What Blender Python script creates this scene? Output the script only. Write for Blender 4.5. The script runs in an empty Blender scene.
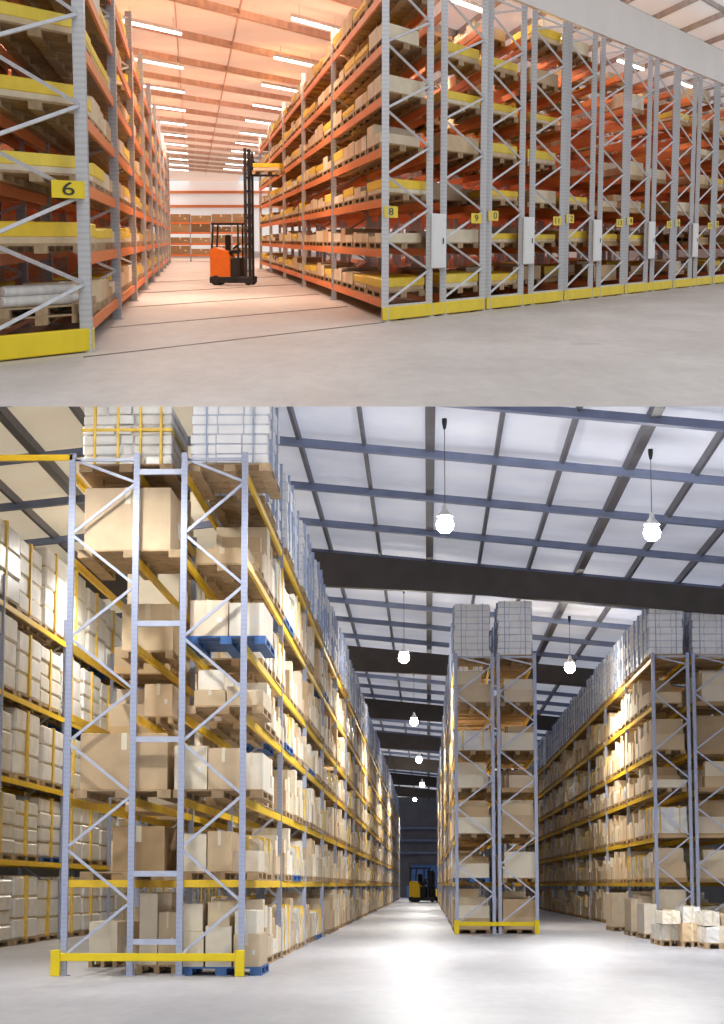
import bpy, bmesh, math, random
from mathutils import Vector, Matrix
rnd = random.Random(11)
S = bpy.context.scene
COL = S.collection
try:
    S.view_settings.view_transform = 'Standard'
    S.view_settings.look = 'None'
except Exception:
    pass

# ------------------------------------------------------------------ camera
F = 2000.0; CX, CY = 362.0, 627.0
HZL, VPL, HZU = 885.0, 428.0, 239.0
EYE = 1.6
pa = math.atan((HZL - CY) / F)
psi = math.atan((VPL - CX) * math.cos(pa) / F)
CAMP = Vector((0, 0, EYE))
RC = (Matrix.Rotation(psi, 3, 'Z') @ Matrix.Rotation(math.pi / 2 + pa, 3, 'X'))
cd = bpy.data.cameras.new('camera'); cam = bpy.data.objects.new('camera', cd); COL.objects.link(cam)
cd.sensor_width = 36; cd.lens = F * 36 / 1024; cd.shift_y = (CY - 512) / 1024
cd.clip_end = 2000; cd.clip_start = 0.1
cam.matrix_world = Matrix.Translation(CAMP) @ RC.to_4x4()
S.camera = cam
pb = math.atan((CY - HZU) / F)
BU = Matrix(((1, 0, 0), (0, math.sin(pb), math.cos(pb)), (0, -math.cos(pb), math.sin(pb))))
RU = RC @ BU
MU = Matrix.Translation(CAMP - RU @ Vector((0, 0, EYE))) @ RU.to_4x4()
ML = Matrix.Identity(4)

def ray_cam(px, py): return Vector(((px - CX) / F, (CY - py) / F, -1))
def dir_l(px, py): return RC @ ray_cam(px, py)
def dir_u(px, py): return BU.transposed() @ ray_cam(px, py)
EV = Vector((0, 0, EYE))
def low_at(px, py, Y):
    d = dir_l(px, py); return EV + d * (Y / d.y)
def low_floor(px, py):
    d = dir_l(px, py); return EV + d * (-EYE / d.z)
def upp_at(px, py, Y):
    d = dir_u(px, py); return EV + d * (Y / d.y)
def upp_floor(px, py):
    d = dir_u(px, py); return EV + d * (-EYE / d.z)

class Hall:
    def __init__(s, name, M, O, A, B):
        s.name, s.M, s.O, s.A, s.B = name, M, O, A, B
    def vec(s, a, b, z): return s.A * a + s.B * b + Vector((0, 0, z))
    def loc(s, a, b, z): return s.O + s.vec(a, b, z)
LOW = Hall('low', ML, Vector((0, 0, 0)), Vector((1, 0, 0)), Vector((0, 1, 0)))
P0 = upp_floor(383, 322)
d1 = dir_u(192, HZU); d1 = d1 / d1.y; d1.z = 0
d2 = dir_u(1108, HZU); d2 = d2 / d2.y; d2.z = 0
A2 = d2 * (0.167 * P0.y / 3.0)
UP = Hall('upp', MU, P0, A2, d1)
UPO = Hall('uppo', MU, Vector((0, 0, 0)), Vector((1, 0, 0)), Vector((0, 1, 0)))
PL = upp_floor(87, 352)
det = A2.x * d1.y - A2.y * d1.x
q = PL - P0
LA = (q.x * d1.y - q.y * d1.x) / det
LB = (A2.x * q.y - A2.y * q.x) / det

# ------------------------------------------------------------------ materials
def nm(name):
    m = bpy.data.materials.new(name); m.use_nodes = True
    nt = m.node_tree; return m, nt, nt.nodes['Principled BSDF']
def mat(name, cols, rough=0.6, metal=0.0, noise=None, bump=0.0, island=False, emit=0.0, nstr=0.25, spec=0.4):
    m, nt, p = nm(name)
    p.inputs['Roughness'].default_value = rough; p.inputs['Metallic'].default_value = metal
    p.inputs['Specular IOR Level'].default_value = spec
    N = nt.nodes; L = nt.links
    if isinstance(cols[0], (int, float)): cols = [cols]
    if len(cols) > 1:
        if island:
            g = N.new('ShaderNodeNewGeometry'); out = g.outputs['Random Per Island']
        else:
            g = N.new('ShaderNodeObjectInfo'); out = g.outputs['Random']
        r = N.new('ShaderNodeValToRGB'); r.color_ramp.interpolation = 'LINEAR'
        while len(r.color_ramp.elements) < len(cols): r.color_ramp.elements.new(0.5)
        for i, c in enumerate(cols):
            r.color_ramp.elements[i].position = i / (len(cols) - 1); r.color_ramp.elements[i].color = (*c, 1)
        L.new(out, r.inputs['Fac']); col = r.outputs['Color']
    else:
        r = N.new('ShaderNodeRGB'); r.outputs[0].default_value = (*cols[0], 1); col = r.outputs[0]
    if noise:
        tc = N.new('ShaderNodeTexCoord'); n = N.new('ShaderNodeTexNoise')
        n.inputs['Scale'].default_value = noise; n.inputs['Detail'].default_value = 5
        L.new(tc.outputs['Object'], n.inputs['Vector'])
        mr = N.new('ShaderNodeMapRange'); mr.inputs['From Min'].default_value = .3; mr.inputs['From Max'].default_value = .7
        mr.inputs['To Min'].default_value = 1 - nstr; mr.inputs['To Max'].default_value = 1
        L.new(n.outputs['Fac'], mr.inputs['Value'])
        mx = N.new('ShaderNodeMix'); mx.data_type = 'RGBA'; mx.blend_type = 'MULTIPLY'; mx.inputs[0].default_value = 1
        L.new(col, mx.inputs[6]); L.new(mr.outputs[0], mx.inputs[7]); col = mx.outputs[2]
        if bump:
            b = N.new('ShaderNodeBump'); b.inputs['Strength'].default_value = bump; b.inputs['Distance'].default_value = .05
            L.new(n.outputs['Fac'], b.inputs['Height']); L.new(b.outputs[0], p.inputs['Normal'])
    L.new(col, p.inputs['Base Color'])
    if emit:
        L.new(col, p.inputs['Emission Color']); p.inputs['Emission Strength'].default_value = emit
    return m
def concrete(name, col, stain, rough, spec):
    """worn concrete: broad stains, finer mottling and tyre-polished roughness changes"""
    m, nt, p = nm(name); N = nt.nodes; L = nt.links
    tc = N.new('ShaderNodeTexCoord'); mp = N.new('ShaderNodeMapping'); mp.inputs['Scale'].default_value = (1, .3, 1)
    L.new(tc.outputs['Object'], mp.inputs[0])
    n1 = N.new('ShaderNodeTexNoise'); n1.inputs['Scale'].default_value = .55; n1.inputs['Detail'].default_value = 6; n1.inputs['Roughness'].default_value = .6
    n2 = N.new('ShaderNodeTexNoise'); n2.inputs['Scale'].default_value = 5; n2.inputs['Detail'].default_value = 8; n2.inputs['Roughness'].default_value = .7
    L.new(mp.outputs[0], n1.inputs['Vector']); L.new(mp.outputs[0], n2.inputs['Vector'])
    r1 = N.new('ShaderNodeMapRange'); r1.inputs[1].default_value = .35; r1.inputs[2].default_value = .68; L.new(n1.outputs['Fac'], r1.inputs[0])
    r2 = N.new('ShaderNodeMapRange'); r2.inputs[1].default_value = .3; r2.inputs[2].default_value = .7; r2.inputs[3].default_value = .86; r2.inputs[4].default_value = 1.03; L.new(n2.outputs['Fac'], r2.inputs[0])
    m1 = N.new('ShaderNodeMix'); m1.data_type = 'RGBA'; m1.inputs[6].default_value = (*stain, 1); m1.inputs[7].default_value = (*col, 1); L.new(r1.outputs[0], m1.inputs[0])
    m2 = N.new('ShaderNodeMix'); m2.data_type = 'RGBA'; m2.blend_type = 'MULTIPLY'; m2.inputs[0].default_value = 1
    L.new(m1.outputs[2], m2.inputs[6]); L.new(r2.outputs[0], m2.inputs[7]); L.new(m2.outputs[2], p.inputs['Base Color'])
    r3 = N.new('ShaderNodeMapRange'); r3.inputs[3].default_value = rough - .08; r3.inputs[4].default_value = rough + .1; L.new(n1.outputs['Fac'], r3.inputs[0])
    L.new(r3.outputs[0], p.inputs['Roughness']); p.inputs['Specular IOR Level'].default_value = spec
    return m
def upright_mat(name, col, rough, metal, st=.3):
    m, nt, p = nm(name); N = nt.nodes; L = nt.links
    p.inputs['Roughness'].default_value = rough; p.inputs['Metallic'].default_value = metal
    tc = N.new('ShaderNodeTexCoord'); sp = N.new('ShaderNodeSeparateXYZ'); L.new(tc.outputs['Object'], sp.inputs[0])
    mu = N.new('ShaderNodeMath'); mu.operation = 'MULTIPLY'; mu.inputs[1].default_value = 12; L.new(sp.outputs['Z'], mu.inputs[0])
    fr = N.new('ShaderNodeMath'); fr.operation = 'FRACT'; L.new(mu.outputs[0], fr.inputs[0])
    lt = N.new('ShaderNodeMath'); lt.operation = 'LESS_THAN'; lt.inputs[1].default_value = .42; L.new(fr.outputs[0], lt.inputs[0])
    fac = N.new('ShaderNodeMath'); fac.operation = 'MULTIPLY'; fac.inputs[1].default_value = st; L.new(lt.outputs[0], fac.inputs[0])
    mx = N.new('ShaderNodeMix'); mx.data_type = 'RGBA'; mx.inputs[6].default_value = (*col, 1)
    mx.inputs[7].default_value = (col[0] * .3, col[1] * .3, col[2] * .3, 1)
    L.new(fac.outputs[0], mx.inputs[0]); L.new(mx.outputs[2], p.inputs['Base Color'])
    return m
TAN = [(.46, .31, .17), (.80, .65, .43), (.62, .45, .27), (.86, .76, .58), (.90, .84, .72), (.68, .51, .32)]
CRE = [(.58, .38, .19), (.92, .82, .62), (.78, .58, .34), (.96, .91, .78)]
STK = [(.88, .86, .80), (.93, .92, .90), (.95, .94, .93), (.86, .82, .72)]
M = dict(
    tan=mat('cardboard_brown', TAN, .75, noise=3, nstr=.15),
    tan_i=mat('cardboard_brown_far', TAN, .75, island=True, noise=1.0, nstr=.15),
    cre=mat('cardboard_cream', CRE, .7, noise=3, nstr=.2),
    cre_i=mat('cardboard_cream_far', CRE, .7, island=True, noise=1.0, nstr=.2),
    drk=mat('cardboard_dark', [(.24, .15, .08), (.55, .38, .20), (.38, .24, .12)], .75, noise=3, nstr=.2),
    tape=mat('packing_tape', (.80, .72, .54), .3, noise=6, nstr=.1),
    paper=mat('paper_label', (.9, .9, .88), .6, noise=30, nstr=.25),
    wood=mat('pallet_wood', [(.40, .27, .15), (.60, .44, .27), (.50, .35, .20)], .8, noise=5, nstr=.35),
    wood_i=mat('pallet_wood_far', [(.40, .26, .13), (.60, .42, .23)], .8, island=True),
    bluep=mat('pallet_blue', (.06, .16, .42), .6, noise=4),
    yel=mat('yellow_cover', [(.97, .66, .03), (1.0, .78, .10)], .55, noise=4, nstr=.15),
    white=mat('white_carton', [(.90, .92, .96), (.95, .95, .97)], .3, noise=4, nstr=.1),
    white_i=mat('white_carton_far', [(.84, .87, .94), (.95, .96, .98)], .35, island=True),
    core=mat('load_core_blue', (.66, .71, .84), .5, noise=4),
    corew=mat('load_core_brown', (.62, .50, .32), .6, noise=4),
    strap=mat('blue_strap', (.42, .50, .70), .4, noise=8),
    stack=mat('pale_carton_stack', STK, .3, noise=2, nstr=.2, bump=.25),
    wrap=mat('stretch_wrap', [(.80, .72, .56), (.88, .84, .74), (.92, .91, .86)], .25, noise=2.5, nstr=.3, bump=.3),
    wrapg=mat('stretch_wrap_grey', [(.86, .86, .86), (.92, .92, .92)], .2, noise=2.5, nstr=.25, bump=.4),
    band=mat('amber_band', (.95, .64, .10), .5, noise=5),
    blue=upright_mat('blue_grey_steel', (.38, .43, .60), .45, .1, .12),
    bluem=mat('blue_grey_brace', (.50, .55, .70), .4, .1, noise=6, nstr=.15),
    ybeam=mat('yellow_beam', (.95, .62, .02), .45, noise=3, nstr=.15),
    galv=upright_mat('galvanised_steel', (.54, .56, .60), .4, .25, .16),
    galvm=mat('galvanised_brace', (.70, .71, .75), .4, .25, noise=6, nstr=.2),
    obeam=mat('orange_beam', (.88, .26, .08), .5, noise=3, nstr=.12),
    ybase=mat('yellow_base', (.95, .72, .0), .45, noise=2, nstr=.12),
    cab=mat('cabinet_white', (.86, .87, .88), .4, noise=5, nstr=.05),
    black=mat('black_plastic', (.02, .02, .022), .5, noise=6),
    dark=mat('dark_steel', (.045, .045, .055), .5, .3, noise=5),
    orange=mat('orange_paint', (.84, .19, .02), .4, noise=4, nstr=.12),
    amber=mat('amber_paint', (.98, .60, .03), .4, noise=4, nstr=.12),
    rubber=mat('rubber', (.03, .03, .03), .8, noise=8),
    floor_u=concrete('concrete_warm', (.70, .66, .64), (.57, .53, .51), .52, .3),
    floor_l=concrete('concrete_pale', (.60, .61, .66), (.44, .45, .50), .40, .42),
    ceil_u=mat('ceiling_glow_warm', (.92, .67, .53), .7, noise=.3, nstr=.1, emit=.46),  # warm lamp light painted into the peach colour, plus a self-glow
    ceil_r=mat('ceiling_glow_grey', (.84, .80, .78), .7, noise=.3, nstr=.08, emit=.38),  # sheets glow by themselves; the brightness is put into the material
    rib=mat('ceiling_rib_grey', (.64, .60, .58), .6, noise=2),
    wall_w=mat('wall_white', (.92, .91, .90), .7, noise=.5, nstr=.06),
    wall_b=mat('wall_end_glow', (.95, .93, .90), .7, noise=.5, nstr=.06, emit=.25),  # wall glows a little, its brightness put into the material
    wall_d=mat('wall_dark', (.17, .17, .20), .7, noise=.6),
    wall_m=mat('wall_grey', (.45, .46, .50), .7, noise=.6),
    wall_o=mat('wall_peach', (.80, .50, .34), .7, noise=.6),
    obar=mat('ceiling_girder', (.86, .58, .44), .6, noise=2, emit=.06),  # faint glow put into the girders on top of their own colour
    roof_glow=mat('roof_sheet_glow', (.68, .71, .82), .6, noise=.18, nstr=.34, emit=.44),  # roof sheets glow by themselves to light the lower hall evenly
    roof_glow_warm=mat('roof_sheet_cream_glow', (.80, .70, .54), .6, noise=.35, nstr=.14, emit=.45),  # same self-glow on the left roof slope, no lamp behind it
    bpur=mat('purlin_blue', (.20, .24, .38), .5, noise=2),
    dpur=mat('purlin_dark', (.12, .12, .15), .5, noise=2),
    raft=mat('rafter_dark', (.075, .062, .058), .55, noise=2),
    tube=mat('lamp_tube', (1, .97, .92), .4, emit=6),
    bulb=mat('lamp_bulb', (1, .97, .9), .4, emit=80),
    alu=mat('lamp_reflector', (.85, .85, .87), .3, .1, noise=6),
    pipe=mat('pale_pipe', (.80, .78, .75), .35, noise=6),
    rail=mat('floor_rail', (.22, .19, .18), .45, .4, noise=5),
    joint=mat('floor_joint', (.60, .57, .55), .6, noise=5),
    doorb=mat('door_blue', (.10, .22, .55), .5, noise=2),
)

# ------------------------------------------------------------------ mesh helpers
class MB:
    def __init__(s): s.v = []; s.f = []
    def hexa(s, c):
        n = len(s.v); s.v += [Vector(p) for p in c]
        s.f += [tuple(n + i for i in q) for q in ((0, 3, 2, 1), (4, 5, 6, 7), (0, 1, 5, 4), (1, 2, 6, 5), (2, 3, 7, 6), (3, 0, 4, 7))]
    def box(s, h, a0, a1, b0, b1, z0, z1, rel=True):
        g = h.vec if rel else h.loc
        s.hexa([g(a0, b0, z0), g(a1, b0, z0), g(a1, b1, z0), g(a0, b1, z0), g(a0, b0, z1), g(a1, b0, z1), g(a1, b1, z1), g(a0, b1, z1)])
    def obox(s, p, q):
        s.box(LOW, p[0], q[0], p[1], q[1], p[2], q[2])
    def bar(s, p, q, t, t2=None):
        p = Vector(p); q = Vector(q); d = (q - p).normalized()
        u = d.cross(Vector((0, 1, 0)))
        if u.length < 1e-3: u = Vector((1, 0, 0))
        u.normalize(); w = d.cross(u); u = u * t / 2; w = w * (t2 or t) / 2
        s.hexa([p - u - w, p + u - w, p + u + w, p - u + w, q - u - w, q + u - w, q + u + w, q - u + w])
    def cyl(s, p, q, r, n=12, r2=None):
        p = Vector(p); q = Vector(q); d = (q - p).normalized()
        u = d.cross(Vector((0, 0, 1)))
        if u.length < 1e-3: u = Vector((1, 0, 0))
        u.normalize(); w = d.cross(u); k = len(s.v); r2 = r if r2 is None else r2
        for i in range(n):
            t = 2 * math.pi * i / n; e = u * math.cos(t) + w * math.sin(t)
            s.v += [p + e * r, q + e * r2]
        for i in range(n):
            j = (i + 1) % n; s.f.append((k + 2 * i, k + 2 * j, k + 2 * j + 1, k + 2 * i + 1))
        s.f.append(tuple(k + 2 * i for i in range(n - 1, -1, -1))); s.f.append(tuple(k + 2 * i + 1 for i in range(n)))
    def lathe(s, prof, n=20, c=(0, 0, 0)):
        k = len(s.v); c = Vector(c)
        for r, z in prof:
            for i in range(n):
                t = 2 * math.pi * i / n; s.v.append(c + Vector((r * math.cos(t), r * math.sin(t), z)))
        for j in range(len(prof) - 1):
            for i in range(n):
                i2 = (i + 1) % n; s.f.append((k + j * n + i, k + j * n + i2, k + (j + 1) * n + i2, k + (j + 1) * n + i))
    def prism(s, pts, y0, y1):           # outline in x,z extruded along y
        k = len(s.v); n = len(pts)
        for y in (y0, y1):
            for x, z in pts: s.v.append(Vector((x, y, z)))
        s.f.append(tuple(range(k, k + n))); s.f.append(tuple(range(k + 2 * n - 1, k + n - 1, -1)))
        for i in range(n):
            j = (i + 1) % n; s.f.append((k + j, k + i, k + n + i, k + n + j))
    def mesh(s, name, m, off=None, bevel=0, smooth=False):
        me = bpy.data.meshes.new(name)
        vs = [v - off for v in s.v] if off is not None else s.v
        me.from_pydata([tuple(v) for v in vs], [], s.f)
        bm = bmesh.new(); bm.from_mesh(me)
        bmesh.ops.recalc_face_normals(bm, faces=bm.faces)
        if bevel: bmesh.ops.bevel(bm, geom=list(bm.edges), offset=bevel, segments=1, affect='EDGES')
        if smooth:
            for f in bm.faces: f.smooth = True
        bm.to_mesh(me); bm.free()
        me.materials.append(m); return me

def setp(o, label=None, cat=None, group=None, kind=None):
    if label: o['label'] = label
    if cat: o['category'] = cat
    if group: o['group'] = group
    if kind: o['kind'] = kind
def root(name, h, loc, label, cat, group=None, mesh=None, rotz=0):
    o = bpy.data.objects.new(name, mesh); COL.objects.link(o)
    o.matrix_world = h.M @ Matrix.Translation(loc) @ Matrix.Rotation(rotz, 4, 'Z')
    setp(o, label, cat, group); return o
def child(name, me, parent, label=None, kind=None):
    o = bpy.data.objects.new(name, me); COL.objects.link(o); o.parent = parent
    setp(o, label, None, None, kind); return o
def struct(name, h, mb, m, kind='structure', bevel=0):
    c = sum(mb.v, Vector()) / len(mb.v)
    me = mb.mesh(name, m, off=c, bevel=bevel)
    o = bpy.data.objects.new(name, me); COL.objects.link(o)
    o.matrix_world = h.M @ Matrix.Translation(c); o['kind'] = kind; return o
ONES = ['zeroth', 'first', 'second', 'third', 'fourth', 'fifth', 'sixth', 'seventh', 'eighth', 'ninth', 'tenth', 'eleventh', 'twelfth', 'thirteenth', 'fourteenth', 'fifteenth', 'sixteenth', 'seventeenth', 'eighteenth', 'nineteenth']
TENS = {2: 'twent', 3: 'thirt', 4: 'fort', 5: 'fift', 6: 'sixt', 7: 'sevent', 8: 'eight', 9: 'ninet'}
def ordw(n):
    if n < 20: return ONES[n]
    if n > 100: return 'hundred-and-' + ordw(n - 100)
    if n == 100: return 'hundredth'
    t, u = divmod(n, 10)
    return TENS[t] + ('ieth' if u == 0 else 'y-' + ONES[u])
TI = [0]
def trim(h, mb, m):
    TI[0] += 1; return struct('trim_%d' % TI[0], h, mb, m)

# ------------------------------------------------------------------ shells
# upper hall
mb = MB()
yf = upp_floor(362, 406.5).y
prof = [(yf, 0), (275, 0), (275, -.3), (yf + 6, -.3)]
X0, X1 = -40, 75
for x in (X0, X1):
    for (y, z) in prof: mb.v.append(Vector((x, y, z)))
mb.f += [(0, 1, 2, 3), (7, 6, 5, 4), (0, 4, 5, 1), (1, 5, 6, 2), (2, 6, 7, 3), (3, 7, 4, 0)]
struct('floor', UPO, mb, M['floor_u'])
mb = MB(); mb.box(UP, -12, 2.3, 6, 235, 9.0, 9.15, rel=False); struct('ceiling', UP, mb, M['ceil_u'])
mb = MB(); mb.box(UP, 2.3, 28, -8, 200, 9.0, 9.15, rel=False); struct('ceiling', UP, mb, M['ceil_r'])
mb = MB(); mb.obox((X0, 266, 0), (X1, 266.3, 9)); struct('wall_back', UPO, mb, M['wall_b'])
mb = MB(); mb.box(UP, LA - 3.4, LA - 3.3, LB - 1, 200, 0, 9, rel=False); struct('wall_left', UP, mb, M['wall_o'])
mb = MB(); mb.box(UP, 27.4, 27.5, -2, 150, 0, 9, rel=False); struct('wall_right', UP, mb, M['wall_w'])
mb = MB(); mb.box(UP, 2.0, 27.4, .25, .6, 7.1, 8.2, rel=False); trim(UP, mb, M['wall_w'])
for b in range(22, 190, 11):               # girders across the upper ceiling
    mb = MB(); mb.box(UP, -9, 2.3, b, b + .5, 8.75, 9.0, rel=False); trim(UP, mb, M['obar'])
    mb = MB(); mb.box(UP, 2.3, 27, b, b + .5, 8.75, 9.0, rel=False); trim(UP, mb, M['rib'])
for a in (-6.4, -4.2, -2.1):
    mb = MB(); mb.box(UP, a, a + .04, 16, 200, 8.85, 9.0, rel=False); trim(UP, mb, M['obar'])
for a in range(4, 28, 2):
    mb = MB(); mb.box(UP, a, a + .06, -7, 150, 8.8, 9.0, rel=False); trim(UP, mb, M['rib'])
for b in (-5.5, -2.5, 4):
    mb = MB(); mb.box(UP, 2.3, 27, b, b + .25, 8.85, 9.0, rel=False); trim(UP, mb, M['rib'])
for b in (-.35, 9, 20, 33, 48):           # rails let into the floor
    mb = MB(); mb.box(UP, LA + .02, 0, b, b + (.12 if b < 0 else .2), -.02, .012, rel=False); trim(UP, mb, M['rail'])
fd = upp_floor(586, 344)                  # flat round mark on the floor
mb = MB(); mb.cyl((fd.x, fd.y, -.01), (fd.x, fd.y, .004), .24, 24); trim(UPO, mb, M['joint'])
for x0, x1, z in ((-30, 20, 5.6), (-30, 20, 7.4)):   # orange rails on the end wall
    mb = MB(); mb.obox((x0, 265.5, z), (x1, 266, z + .35)); trim(UPO, mb, M['obeam'])
# lower hall
mb = MB(); mb.obox((-45, 10, -.3), (45, 266, 0)); struct('floor', LOW, mb, M['floor_l'])
mb = MB(); mb.obox((-16, 262, 0), (18, 262.3, 13)); struct('wall_back', LOW, mb, M['wall_d'])
mb = MB(); mb.obox((-16.3, 44, 0), (-16, 262, 13)); struct('wall_left', LOW, mb, M['wall_m'])
mb = MB(); mb.obox((18, 44, 0), (18.3, 262, 13)); struct('wall_right', LOW, mb, M['wall_m'])
def cz(x): return 13.4 - .1 * abs(x + 5)
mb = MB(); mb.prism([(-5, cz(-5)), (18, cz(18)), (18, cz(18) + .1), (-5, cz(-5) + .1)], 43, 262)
struct('ceiling', LOW, mb, M['roof_glow'])
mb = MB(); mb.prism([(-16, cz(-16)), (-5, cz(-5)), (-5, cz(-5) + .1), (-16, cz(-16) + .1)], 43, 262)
struct('ceiling', LOW, mb, M['roof_glow_warm'])
xs = [-15.2 + 1.7 * i for i in range(20)]
for i, x in enumerate(xs):
    t = .09 if i % 3 else .24
    mb = MB(); mb.box(LOW, x - t / 2, x + t / 2, 43, 262, cz(x) - .26, cz(x) - .005); trim(LOW, mb, M['dpur'])
for i in range(40):
    y = 44.6 + 5.8 * i
    if y > 225: break
    mb = MB(); t = .24
    mb.prism([(-16, cz(-16) - .40), (-5, cz(-5) - .40), (18, cz(18) - .40), (18, cz(18) - .2), (-5, cz(-5) - .2), (-16, cz(-16) - .2)], y, y + t)
    trim(LOW, mb, M['bpur'])
for y in (67, 94, 121, 148, 175, 202, 229):   # deep portal rafters
    mb = MB()
    mb.prism([(-16, cz(-16) - 1.4), (-5, cz(-5) - 1.65), (2, cz(2) - 1.36), (18, cz(18) - 1.15), (18, cz(18) - .42), (-5, cz(-5) - .42), (-16, cz(-16) - .42)], y, y + .35)
    trim(LOW, mb, M['raft'])
mb = MB(); mb.obox((-2.2, 261.9, 0), (2.2, 262.0, 4.2)); struct('door_1', LOW, mb, M['doorb'])
mb = MB()
mb.obox((-2.5, 261.8, 0), (-2.2, 262.0, 4.5)); mb.obox((2.2, 261.8, 0), (2.5, 262.0, 4.5)); mb.obox((-2.2, 261.8, 4.2), (2.2, 262, 4.5)); trim(LOW, mb, M['dpur'])
for z in (5.6, 7.2, 8.8):
    mb = MB(); mb.obox((-16, 261.6, z), (18, 262.0, z + .3)); trim(LOW, mb, M['bpur'])

# ------------------------------------------------------------------ racks
def upright(h, a, b, H, pw, pd):
    p = h.loc(a, b, 0); m_ = MB(); t = .022
    x0, x1, y0, y1 = p.x - pw / 2, p.x + pw / 2, p.y - pd / 2, p.y + pd / 2
    m_.obox((x0, y0, 0), (x1, y0 + t, H)); m_.obox((x0, y0 + t, 0), (x0 + t, y1, H)); m_.obox((x1 - t, y0 + t, 0), (x1, y1, H))
    m_.obox((x0 - .05, y0 - .05, 0), (x1 + .05, y1 + .05, .02))
    return m_
def make_rack(h, label, group, frames, b0, b1, bay, H, levels, pw, pd, mu, mbr, mbe, t_br, step, beam_t, beam_h, deep_br=3, lines=None):
    base = h.loc(frames[0][0], b0, 0)
    r = root('pallet_rack', h, base, label, 'rack', group)
    nb = int((b1 - b0) / bay + .5); cnt = 0; far = MB()
    for i in range(nb + 1):
        for fr in frames:
            for a in fr:
                u = upright(h, a, b0 + i * bay, H, pw, pd)
                if cnt < 98: child('upright', u.mesh('upright', mu, base), r); cnt += 1
                else:
                    n = len(far.v); far.v += u.v; far.f += [tuple(k + n for k in f) for f in u.f]
    if far.v: child('upright', far.mesh('upright', mu, base), r, kind='stuff')
    for i in range(min(nb + 1, deep_br)):
        for fr in frames:
            z = .35; s = 0; dm = MB()
            while z < H - .2:
                z2 = min(z + step, H - .1)
                pa_, pb_ = (fr[0], fr[1]) if s % 2 == 0 else (fr[1], fr[0])
                one = MB(); one.bar(h.loc(pa_, b0 + i * bay, z), h.loc(pb_, b0 + i * bay, z2), t_br)
                if i == 0: child('brace', one.mesh('brace', mbr, base), r)
                else:
                    n = len(dm.v); dm.v += one.v; dm.f += [tuple(k + n for k in f) for f in one.f]
                z = z2; s += 1
            if i == 0:
                for zz in (.3, H - .12):
                    one = MB(); one.bar(h.loc(fr[0], b0, zz), h.loc(fr[1], b0, zz), t_br); child('cross_tie', one.mesh('cross_tie', mbr, base), r)
            else: child('bracing', dm.mesh('bracing', mbr, base), r)
    cnt = 0; far = MB(); aa = lines or [a for fr in frames for a in fr]
    for i in range(nb):
        for a in aa:
            for z in levels:
                one = MB(); one.box(h, a - beam_t / 2, a + beam_t / 2, b0 + i * bay + .05, b0 + (i + 1) * bay - .05, z - beam_h, z, rel=False)
                if cnt < 98: child('beam', one.mesh('beam', mbe, base), r); cnt += 1
                else:
                    n = len(far.v); far.v += one.v; far.f += [tuple(k + n for k in f) for f in one.f]
    if far.v: child('beam', far.mesh('beam', mbe, base), r, kind='stuff')
    return r, base
def numeral(txt, m):
    cu = bpy.data.curves.new('numeral', 'FONT'); cu.body = txt; cu.align_x = 'CENTER'; cu.align_y = 'CENTER'; cu.size = 1
    o = bpy.data.objects.new('numeral_source', cu); COL.objects.link(o)
    dg = bpy.context.evaluated_depsgraph_get(); dg.update()
    me = bpy.data.meshes.new_from_object(o.evaluated_get(dg)); bpy.data.objects.remove(o); me.name = 'numeral'
    me.materials.clear(); me.materials.append(m); return me
def plate(h, r, base, a, b, z, w, hh, txt, ts):
    m_ = MB(); m_.box(h, a - w / 2, a + w / 2, b - .03, b, z - hh / 2, z + hh / 2, rel=False)
    pl = child('number_plate', m_.mesh('number_plate', M['ybase'], base), r, 'yellow plate')
    if txt:
        me = numeral(txt, M['black'])
        for v in me.vertices:
            v.co = h.loc(a + v.co.x * ts * 1.35, b - .05, z + v.co.y * ts) - base
        child('numeral', me, pl, 'black numeral ' + txt)

ULV = [.42, 1.4, 2.38, 3.36, 4.34, 5.32, 6.3]
unit_words = ['first', 'second', 'third', 'fourth', 'fifth', 'sixth', 'seventh']
for n in range(7):
    lab = ('orange mobile rack facing the lift truck, first unit right of the aisle' if n == 0 else
           'grey and orange mobile rack on yellow base, %s unit right of the aisle' % unit_words[n])
    frames = [(3 * n + .05, 3 * n + 1.22), (3 * n + 1.62, 3 * n + 2.86)]
    r, base = make_rack(UP, lab, 'mobile racks in a row', frames, 0, 72, 14.4, 7.0, ULV, .14, .14, M['galv'], M['galvm'], M['obeam'], .045, .62, .05, .16, 3 if n == 0 else 2)
    m_ = MB(); m_.box(UP, 3 * n - .02, 3 * n + 2.93, -.18, .15, .03, .28, rel=False)
    child('base_beam', m_.mesh('base_beam', M['ybase'], base, bevel=.015), r, 'yellow base')
    for a in (.4, 1.42, 2.5):
        m_ = MB(); m_.cyl(UP.loc(3 * n + a, -.05, .05), UP.loc(3 * n + a + .1, -.05, .05), .05)
        child('wheel', m_.mesh('wheel', M['dark'], base), r)
    cb = MB(); cb.box(UP, 3 * n + 1.24, 3 * n + 1.66, -.3, -.1, 1.0, 2.12, rel=False)
    c = child('control_cabinet', cb.mesh('control_cabinet', M['cab'], base, bevel=.02), r, 'white cabinet')
    dd = MB(); dd.box(UP, 3 * n + 1.28, 3 * n + 1.62, -.315, -.3, 1.06, 2.06, rel=False)
    child('cabinet_door', dd.mesh('cabinet_door', M['cab'], base), c)
    dd = MB(); dd.box(UP, 3 * n + 1.56, 3 * n + 1.59, -.34, -.315, 1.5, 1.62, rel=False)
    child('handle', dd.mesh('handle', M['dark'], base), c)
    plate(UP, r, base, 3 * n + .18, -.12, 2.12, .34, .22, str(8 + n * 2), .2)
    plate(UP, r, base, 3 * n + 2.62, -.12, 2.05, .34, .22, str(9 + n * 2), .2)
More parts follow.
